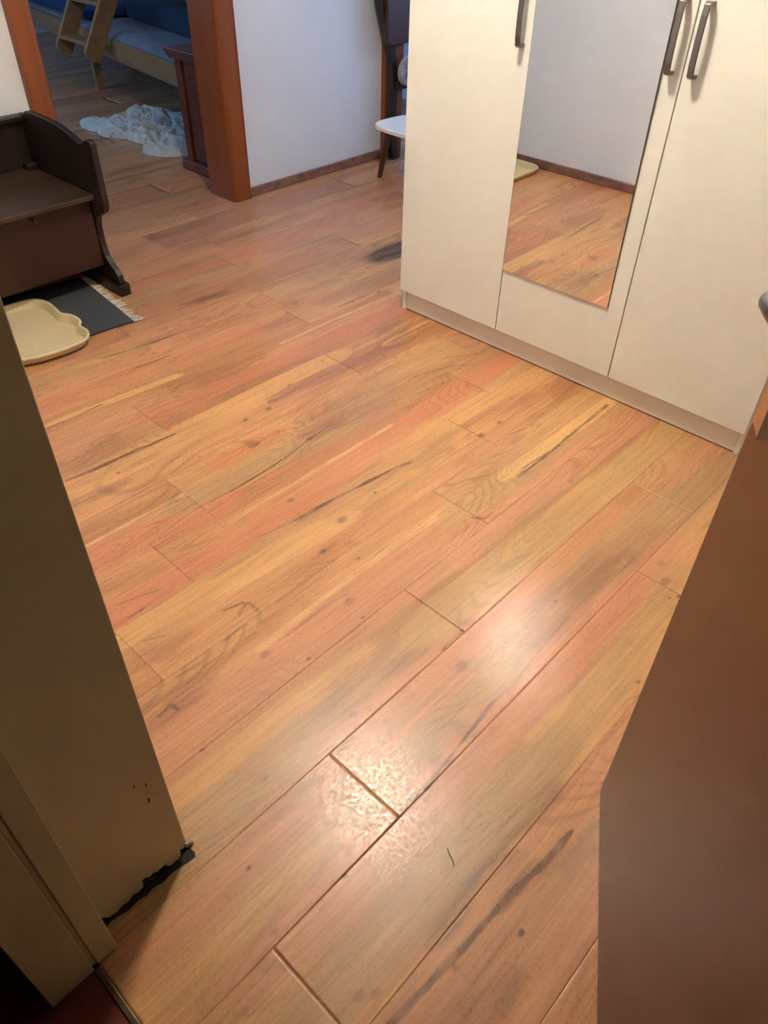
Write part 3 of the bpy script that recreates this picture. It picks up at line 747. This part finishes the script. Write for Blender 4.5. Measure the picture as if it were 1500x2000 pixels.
# ------------------------------------------------------------ plastic trays
def tray(name, outline, loc, rot, label, group=None):
    """shallow tray with a flat lipped rim and a diamond pattern moulded in its floor"""
    Mt = Matrix.Translation(loc) @ Matrix.Rotation(rot, 4, 'Z')
    pts = smooth_pts(outline, 6, closed=True)
    cx = sum(p[0] for p in pts)/len(pts); cy = sum(p[1] for p in pts)/len(pts)
    n = len(pts)
    def ring(off, z):
        out = []
        for i, p in enumerate(pts):
            a = Vector(pts[i-1]); b_ = Vector(pts[(i+1) % n]); tng = (b_-a).normalized(); nn = Vector((tng.y, -tng.x))
            if nn.dot(Vector((p[0]-cx, p[1]-cy))) < 0 and False: nn = -nn
            out.append(Vector((p[0]+SG*nn.x*off, p[1]+SG*nn.y*off, z)))
        return out
    ar = sum(pts[i][0]*pts[(i+1) % n][1]-pts[(i+1) % n][0]*pts[i][1] for i in range(n))
    SG = 1 if ar > 0 else -1
    bm = bmn()
    levels = [(-.013, .004), (-.004, .030), (-.001, .0345), (.006, .0355), (.009, .033), (.009, .027), (.005, .027), (0.001, .026), (-.010, .0015)]
    R = [[bm.verts.new(Mt @ v) for v in ring(o_, z)] for o_, z in levels]
    for a, b_ in zip(R[:-1], R[1:]):
        for i in range(n): bm.faces.new((a[i], a[(i+1) % n], b_[(i+1) % n], b_[i]))
    bm.faces.new(R[0]); bm.faces.new(R[-1][::-1])
    bmesh.ops.recalc_face_normals(bm, faces=bm.faces[:])
    o = obj(name, bm, M_tray, smooth=True)
    return o
# moulded diamond ribs: in the tray's material
def tray_pattern():
    nt = M_tray.node_tree; N = nt.nodes; L = nt.links; b = N['Principled BSDF']
    tc = N.new('ShaderNodeTexCoord'); mp = N.new('ShaderNodeMapping'); mp.inputs['Rotation'].default_value = (0, 0, math.radians(45))
    L.new(tc.outputs['Object'], mp.inputs[0])
    s = N.new('ShaderNodeSeparateXYZ'); L.new(mp.outputs[0], s.inputs[0])
    outs = []
    for k in (0, 1):
        m = N.new('ShaderNodeMath'); m.operation = 'MULTIPLY'; m.inputs[1].default_value = 2*math.pi/.016; L.new(s.outputs[k], m.inputs[0])
        q = N.new('ShaderNodeMath'); q.operation = 'SINE'; L.new(m.outputs[0], q.inputs[0]); outs.append(q.outputs[0])
    mx_ = N.new('ShaderNodeMath'); mx_.operation = 'MAXIMUM'; L.new(outs[0], mx_.inputs[0]); L.new(outs[1], mx_.inputs[1])
    bp = N.new('ShaderNodeBump'); bp.inputs['Strength'].default_value = .6; bp.inputs['Distance'].default_value = .0015
    L.new(mx_.outputs[0], bp.inputs['Height']); 
    sp = N.new('ShaderNodeSeparateXYZ'); L.new(tc.outputs['Object'], sp.inputs[0])
    c = N.new('ShaderNodeMath'); c.operation = 'LESS_THAN'; c.inputs[1].default_value = .006; L.new(sp.outputs[2], c.inputs[0])
    st = N.new('ShaderNodeMath'); st.operation = 'MULTIPLY'; st.inputs[1].default_value = .6; L.new(c.outputs[0], st.inputs[0]); L.new(st.outputs[0], bp.inputs['Strength'])
    L.new(bp.outputs[0], b.inputs['Normal'])
tray_pattern()
o1 = [(-3.02, 1.10), (-2.99, 1.145), (-2.94, 1.16), (-2.87, 1.155), (-2.82, 1.150), (-2.775, 1.172), (-2.715, 1.172), (-2.68, 1.150), (-2.62, 1.148), (-2.575, 1.12), (-2.560, 1.07), (-2.562, 1.00), (-2.572, .93), (-2.590, .885), (-2.60, .85), (-2.59, .81), (-2.585, .77), (-2.60, .72), (-2.64, .70), (-2.80, .695), (-2.94, .70), (-3.00, .72), (-3.03, .76), (-3.035, .9)]
M_ = [(x+2.8, y-.9) for x, y in o1]
t1 = tray('plastic_tray', M_, Vector((-2.8, .9, .0)), 0, '')
tag(t1, 'beige plastic tray with rounded corners lying on the grey rug before the bench', 'tray', 'beige plastic trays')
t1.location.z = .0065
o2 = [(-.20, .20), (-.15, .235), (.0, .24), (.15, .235), (.20, .20), (.215, .1), (.215, -.1), (.20, -.15), (.15, -.175), (0, -.18), (-.15, -.175), (-.2, -.15), (-.215, -.1), (-.215, .1)]
t2 = tray('plastic_tray', [(x, y*.86) for x, y in o2], Vector((-2.745, .455, 0)), 0, '')
tag(t2, 'beige plastic tray on the bare floor against the skirting, seen only in the wardrobe mirror', 'tray', 'beige plastic trays')
# ------------------------------------------------------------ hair on the floor
bm = bmn(); tube(bm, smooth_pts([(-.345, .585, .0008), (-.335, .578, .0008), (-.325, .575, .0008), (-.314, .567, .0008)], 5), .0007, seg=6)
tag(obj('loose_hair', bm, M_hair, smooth=True), 'short dark curved hair lying on the floor planks in the foreground', 'hair')
# ------------------------------------------------------------ bedroom: cabinet
K = thing('cabinet', (-3.86, 2.9, 0), 'low cherry-red wooden cabinet just inside the bedroom doorway', 'cabinet')
bxo('side_panel', M_cab, [(-4.03, -3.68, 2.672, 2.69, .06, .575)], K)
for a, b_ in ((-4.06, -4.005), (-3.72, -3.665)):
    bxo('stile', M_cab, [(a, b_, 2.66, 2.70, .05, .58)], K, bevel=.004)
bxo('carcass', M_cab, [(-4.055, -3.67, 2.69, 3.28, .06, .58)], K)
bxo('door', M_cab, [(-4.072, -4.055, 2.70, 2.98, .09, .56), (-4.072, -4.055, 2.99, 3.27, .09, .56)], K, bevel=.004)
bm = bmn(); prism(bm, [(-4.10, .60), (-4.112, .612), (-4.10, .625), (-3.645, .625), (-3.645, .60), (-3.66, .578), (-4.07, .578)], 2.635, 3.30, 'xz')
obj('cabinet_top', bm, M_cab, K, bevel=.004)
bxo('plinth', M_cab, [(-4.095, -3.655, 2.640, 3.29, 0, .055)], K, bevel=.008)
# sheepskin
bm = bmn()
ol = [(-5.40, 2.72), (-5.30, 2.80), (-5.30, 2.95), (-5.40, 3.10), (-5.42, 3.22), (-5.25, 3.26), (-5.05, 3.30), (-4.8, 3.28), (-4.55, 3.24), (-4.25, 3.15), (-4.16, 2.98), (-4.25, 2.80), (-4.34, 2.68), (-4.42, 2.64), (-4.50, 2.63), (-4.55, 2.68), (-4.62, 2.735), (-4.72, 2.715), (-4.80, 2.72), (-4.88, 2.685), (-4.98, 2.63), (-5.08, 2.66), (-5.2, 2.64), (-5.3, 2.66)]
ol = smooth_pts(ol, 8, closed=True); cx, cy = -4.8, 2.95
rings = []; NR = 26; rr = random.Random(9)
for k in range(NR+1):
    f_ = 1-k/NR*.97; ring = []
    for i, (x, y) in enumerate(ol):
        px, py = cx+(x-cx)*f_, cy+(y-cy)*f_
        e = min(1, (1-f_)*7)
        rid = abs(float(fnoise(np.array([px*6+py*9]), np.array([py*5-px*2+4]))[0])-.5)*2
        h = .004+(.050*e**.5)*(.6+.75*rid)+(.007*rr.random()*e)
        ring.append(bm.verts.new((px+rr.uniform(-.006, .006), py+rr.uniform(-.006, .006), h if k else .002)))
    rings.append(ring)
n = len(ol)
for a, b_ in zip(rings[:-1], rings[1:]):
    for i in range(n): bm.faces.new((a[i], a[(i+1) % n], b_[(i+1) % n], b_[i]))
bm.faces.new(rings[-1]); bm.faces.new(rings[0][::-1])
bmesh.ops.recalc_face_normals(bm, faces=bm.faces[:])
M_fur = mat('sheepskin_wool', (196, 192, 180), .95, var=.14, vscale=14, bump=1, bscale=70)
sk = obj('sheepskin_rug', bm, M_fur, smooth=True)
tag(sk, 'pale shaggy sheepskin lying on the bedroom floor between bed and cabinet', 'rug')
# bed
BD = thing('bed', (-5.7, 3.6, 0), 'pine bed with a pale sheet and dark navy bedding in the bedroom', 'bed')
Mb = Matrix.Translation((-4.10, 2.95, 0)) @ Matrix.Rotation(math.radians(180-8.3), 4, 'Z') @ Matrix.Scale(-1, 4, (0, 1, 0))   # local x along the rail, y away from the viewer
def bb(name, m, bs, **k):
    bm = bmn()
    for b_ in bs: box(bm, *b_, M=Mb)
    bmesh.ops.recalc_face_normals(bm, faces=bm.faces[:])
    return obj(name, bm, m, BD, **k)
bb('side_rail', M_pine, [(.17, 3.6, 0, .03, .29, .42)], bevel=.006)
bb('side_rail', M_pine, [(.17, 3.6, 1.02, 1.05, .29, .42)], bevel=.006)
bb('end_rail', M_pine, [(.17, .20, .03, 1.02, .29, .42)], bevel=.006)
bb('end_rail', M_pine, [(3.57, 3.6, .03, 1.02, .29, .42)], bevel=.006)
for xx, yy in ((.20, .035), (.20, .95), (2.03, .035), (2.03, .95), (3.5, .95)):
    bb('leg', M_pine, [(xx, xx+.06, yy, yy+.055, 0, .40)], bevel=.005)
def cushion(name, m, x0, x1, y0, y1, z0, z1, amp=.012, sd_=1):
    bm = bmn(); nx, ny = 30, 14
    def h(i, j): return float(fnoise(np.array([i*.37+sd_*7]), np.array([j*.5+sd_*3]))[0]-.5)*2*amp
    top = [[bm.verts.new(Mb @ Vector((x0+(x1-x0)*i/nx, y0+(y1-y0)*j/ny+h(j, i), z1+h(i, j)-(.02 if i in (0, nx) or j in (0, ny) else 0)))) for j in range(ny+1)] for i in range(nx+1)]
    bot = [[bm.verts.new(Mb @ Vector((x0+(x1-x0)*i/nx, y0+(y1-y0)*j/ny, z0))) for j in range(ny+1)] for i in range(nx+1)]
    for i in range(nx):
        for j in range(ny):
            bm.faces.new((top[i][j], top[i+1][j], top[i+1][j+1], top[i][j+1])); bm.faces.new((bot[i][j], bot[i][j+1], bot[i+1][j+1], bot[i+1][j]))
    for i in range(nx):
        bm.faces.new((top[i][0], bot[i][0], bot[i+1][0], top[i+1][0])); bm.faces.new((top[i][ny], top[i+1][ny], bot[i+1][ny], bot[i][ny]))
    for j in range(ny):
        bm.faces.new((top[0][j], top[0][j+1], bot[0][j+1], bot[0][j])); bm.faces.new((top[nx][j], bot[nx][j], bot[nx][j+1], top[nx][j+1]))
    bmesh.ops.recalc_face_normals(bm, faces=bm.faces[:])
    return obj(name, bm, m, BD, smooth=True)
cushion('sheet', M_sheet, .205, 3.565, .032, 1.015, .36, .455, .008, 1)
tag(cushion('duvet', M_navy, .24, 2.0, .36, 1.0, .472, .60, .010, 2), 'dark navy duvet lying on the pale sheet of the pine bed', 'duvet').parent = None
bpy.data.objects['duvet'].matrix_parent_inverse = Matrix()
o = cushion('duvet', mat('blue_bedding', (34, 58, 100), .9, bump=.6, bscale=14), 2.05, 3.55, .035, 1.0, .472, .54, .010, 4)
o.parent = None; tag(o, 'brighter blue bedding at the far end of the pine bed', 'bedding')
o = cushion('blanket', M_purple, .3, 1.5, .55, .98, .618, .71, .03, 6)
o.parent = None; tag(o, 'rumpled plum coloured blanket on top of the navy duvet', 'blanket')
# ladder of pine leaning over the bed edge
LD = thing('bunk_ladder', (-5.78, 3.0, .38), 'pale pine ladder with flat steps leaning across the bed edge', 'ladder')
p0 = Vector((0, 2.955, .37)); ld = Vector((0, .55, .84)).normalized(); perp = Vector((0, .84, -.55)).normalized()
def lad_rail(x):
    bm = bmn(); Lr = 1.55; wdt = .125; out = []
    for k in range(7):
        t_ = math.pi*k/6
        out.append(p0+perp*(wdt/2-wdt/2*math.cos(t_))-ld*(wdt*.28*math.sin(t_)))
    out = out+[p0+perp*wdt+ld*Lr, p0+ld*Lr]
    prism(bm, [(v.y, v.z) for v in out], x, x+.028, 'yz')
    obj('ladder_rail', bm, M_pine, LD, bevel=.004)
lad_rail(-5.985); lad_rail(-5.60)
for k in range(6):
    c = p0+ld*(.045+.26*k)
    bm = bmn(); box(bm, -5.957, -5.60, c.y+.0, c.y+.12, c.z-.012, c.z+.012)
    obj('step', bm, M_pine, LD, bevel=.003)
# ------------------------------------------------------------ beyond the wardrobe: stool, old chair, fan
ST = thing('stool', (-3.0, 3.42, 0), 'low stool with rounded white seat and dark splayed legs behind the wardrobe', 'stool')
ou = smooth_pts([(-3.19, 3.42), (-3.175, 3.34), (-3.12, 3.295), (-3.0, 3.278), (-2.86, 3.28), (-2.80, 3.32), (-2.785, 3.42), (-2.80, 3.56), (-2.86, 3.62), (-3.0, 3.64), (-3.12, 3.62), (-3.175, 3.56)], 6, closed=True)
bm = bmn(); prism(bm, ou, .280, .302, 'xy'); obj('seat', bm, M_white, ST, bevel=.004, seg=3)
for (xt, yt, xf, yf) in ((-3.10, 3.365, -3.175, 3.375), (-2.86, 3.36, -2.80, 3.33), (-3.10, 3.57, -3.15, 3.60), (-2.86, 3.57, -2.80, 3.60)):
    bm = bmn(); tube(bm, [(xt, yt, .281), ((xt+xf)/2, (yt+yf)/2, .14), (xf, yf, .0)], [.020, .018, .013], seg=14)
    obj('leg', bm, M_legw, ST, smooth=True)
OC = thing('wooden_chair', (-3.2, 3.8, 0), 'old dark wooden chair with curved back post and brown leather panel behind the white stool', 'chair')
def stile(x, w_=.045):
    path = smooth_pts([(3.50, 1.10), (3.53, .95), (3.56, .82), (3.61, .68), (3.655, .54), (3.672, .40), (3.668, .26), (3.672, .12), (3.69, 0)], 4)
    bm = bmn(); L_ = [(y-.018, z) for y, z in path]; R2 = [(y+.026, z) for y, z in path[::-1]]
    prism(bm, L_+R2, x, x+w_, 'yz'); obj('curved_post', bm, M_oak, OC, bevel=.004)
stile(-3.385); stile(-2.95)
bm = bmn(); prism(bm, [(3.58, .64), (3.60, .62), (3.95, .62), (3.97, .66), (3.90, 1.10), (3.56, 1.10)], -3.36, -3.32, 'yz'); obj('leather_panel', bm, M_leather, OC, bevel=.008)
bxo('side_board', M_cab, [(-3.37, -3.345, 3.67, 3.745, .0, .64)], OC, bevel=.003)
bxo('stretcher', M_oak, [(-3.375, -3.33, 3.67, 3.95, .385, .43)], OC, bevel=.004)
bxo('stretcher', M_oak, [(-3.34, -2.95, 3.655, 3.685, .22, .26)], OC, bevel=.004)
bxo('rear_post', M_oak, [(-3.375, -3.335, 3.91, 3.95, 0, .66)], OC, bevel=.004)
FN = thing('clip_fan', (-3.31, 3.74, .48), 'small round grey fan hanging on the chair post behind the wardrobe', 'fan')
Mf = Matrix.Translation((-3.30, 3.735, .485)) @ Matrix.Rotation(math.radians(90), 4, 'Y')
bm = bmn(); bmesh.ops.create_cone(bm, cap_ends=True, segments=40, radius1=.078, radius2=.070, depth=.02, matrix=Mf); obj('fan_disc', bm, M_fan, FN, bevel=.004)
bm = bmn()
for k in range(24):
    a = 2*math.pi*k/24
    tube(bm, [Mf @ Vector((.022*math.cos(a), .022*math.sin(a), .013)), Mf @ Vector((.072*math.cos(a), .072*math.sin(a), .011))], .0013, seg=6)
obj('guard_wire', bm, M_metal_dark, FN, kind='stuff')
bm = bmn(); bmesh.ops.create_cone(bm, cap_ends=True, segments=24, radius1=.024, radius2=.018, depth=.014, matrix=Mf @ Matrix.Translation((0, 0, .015))); obj('hub', bm, M_metal_dark, FN, bevel=.002)
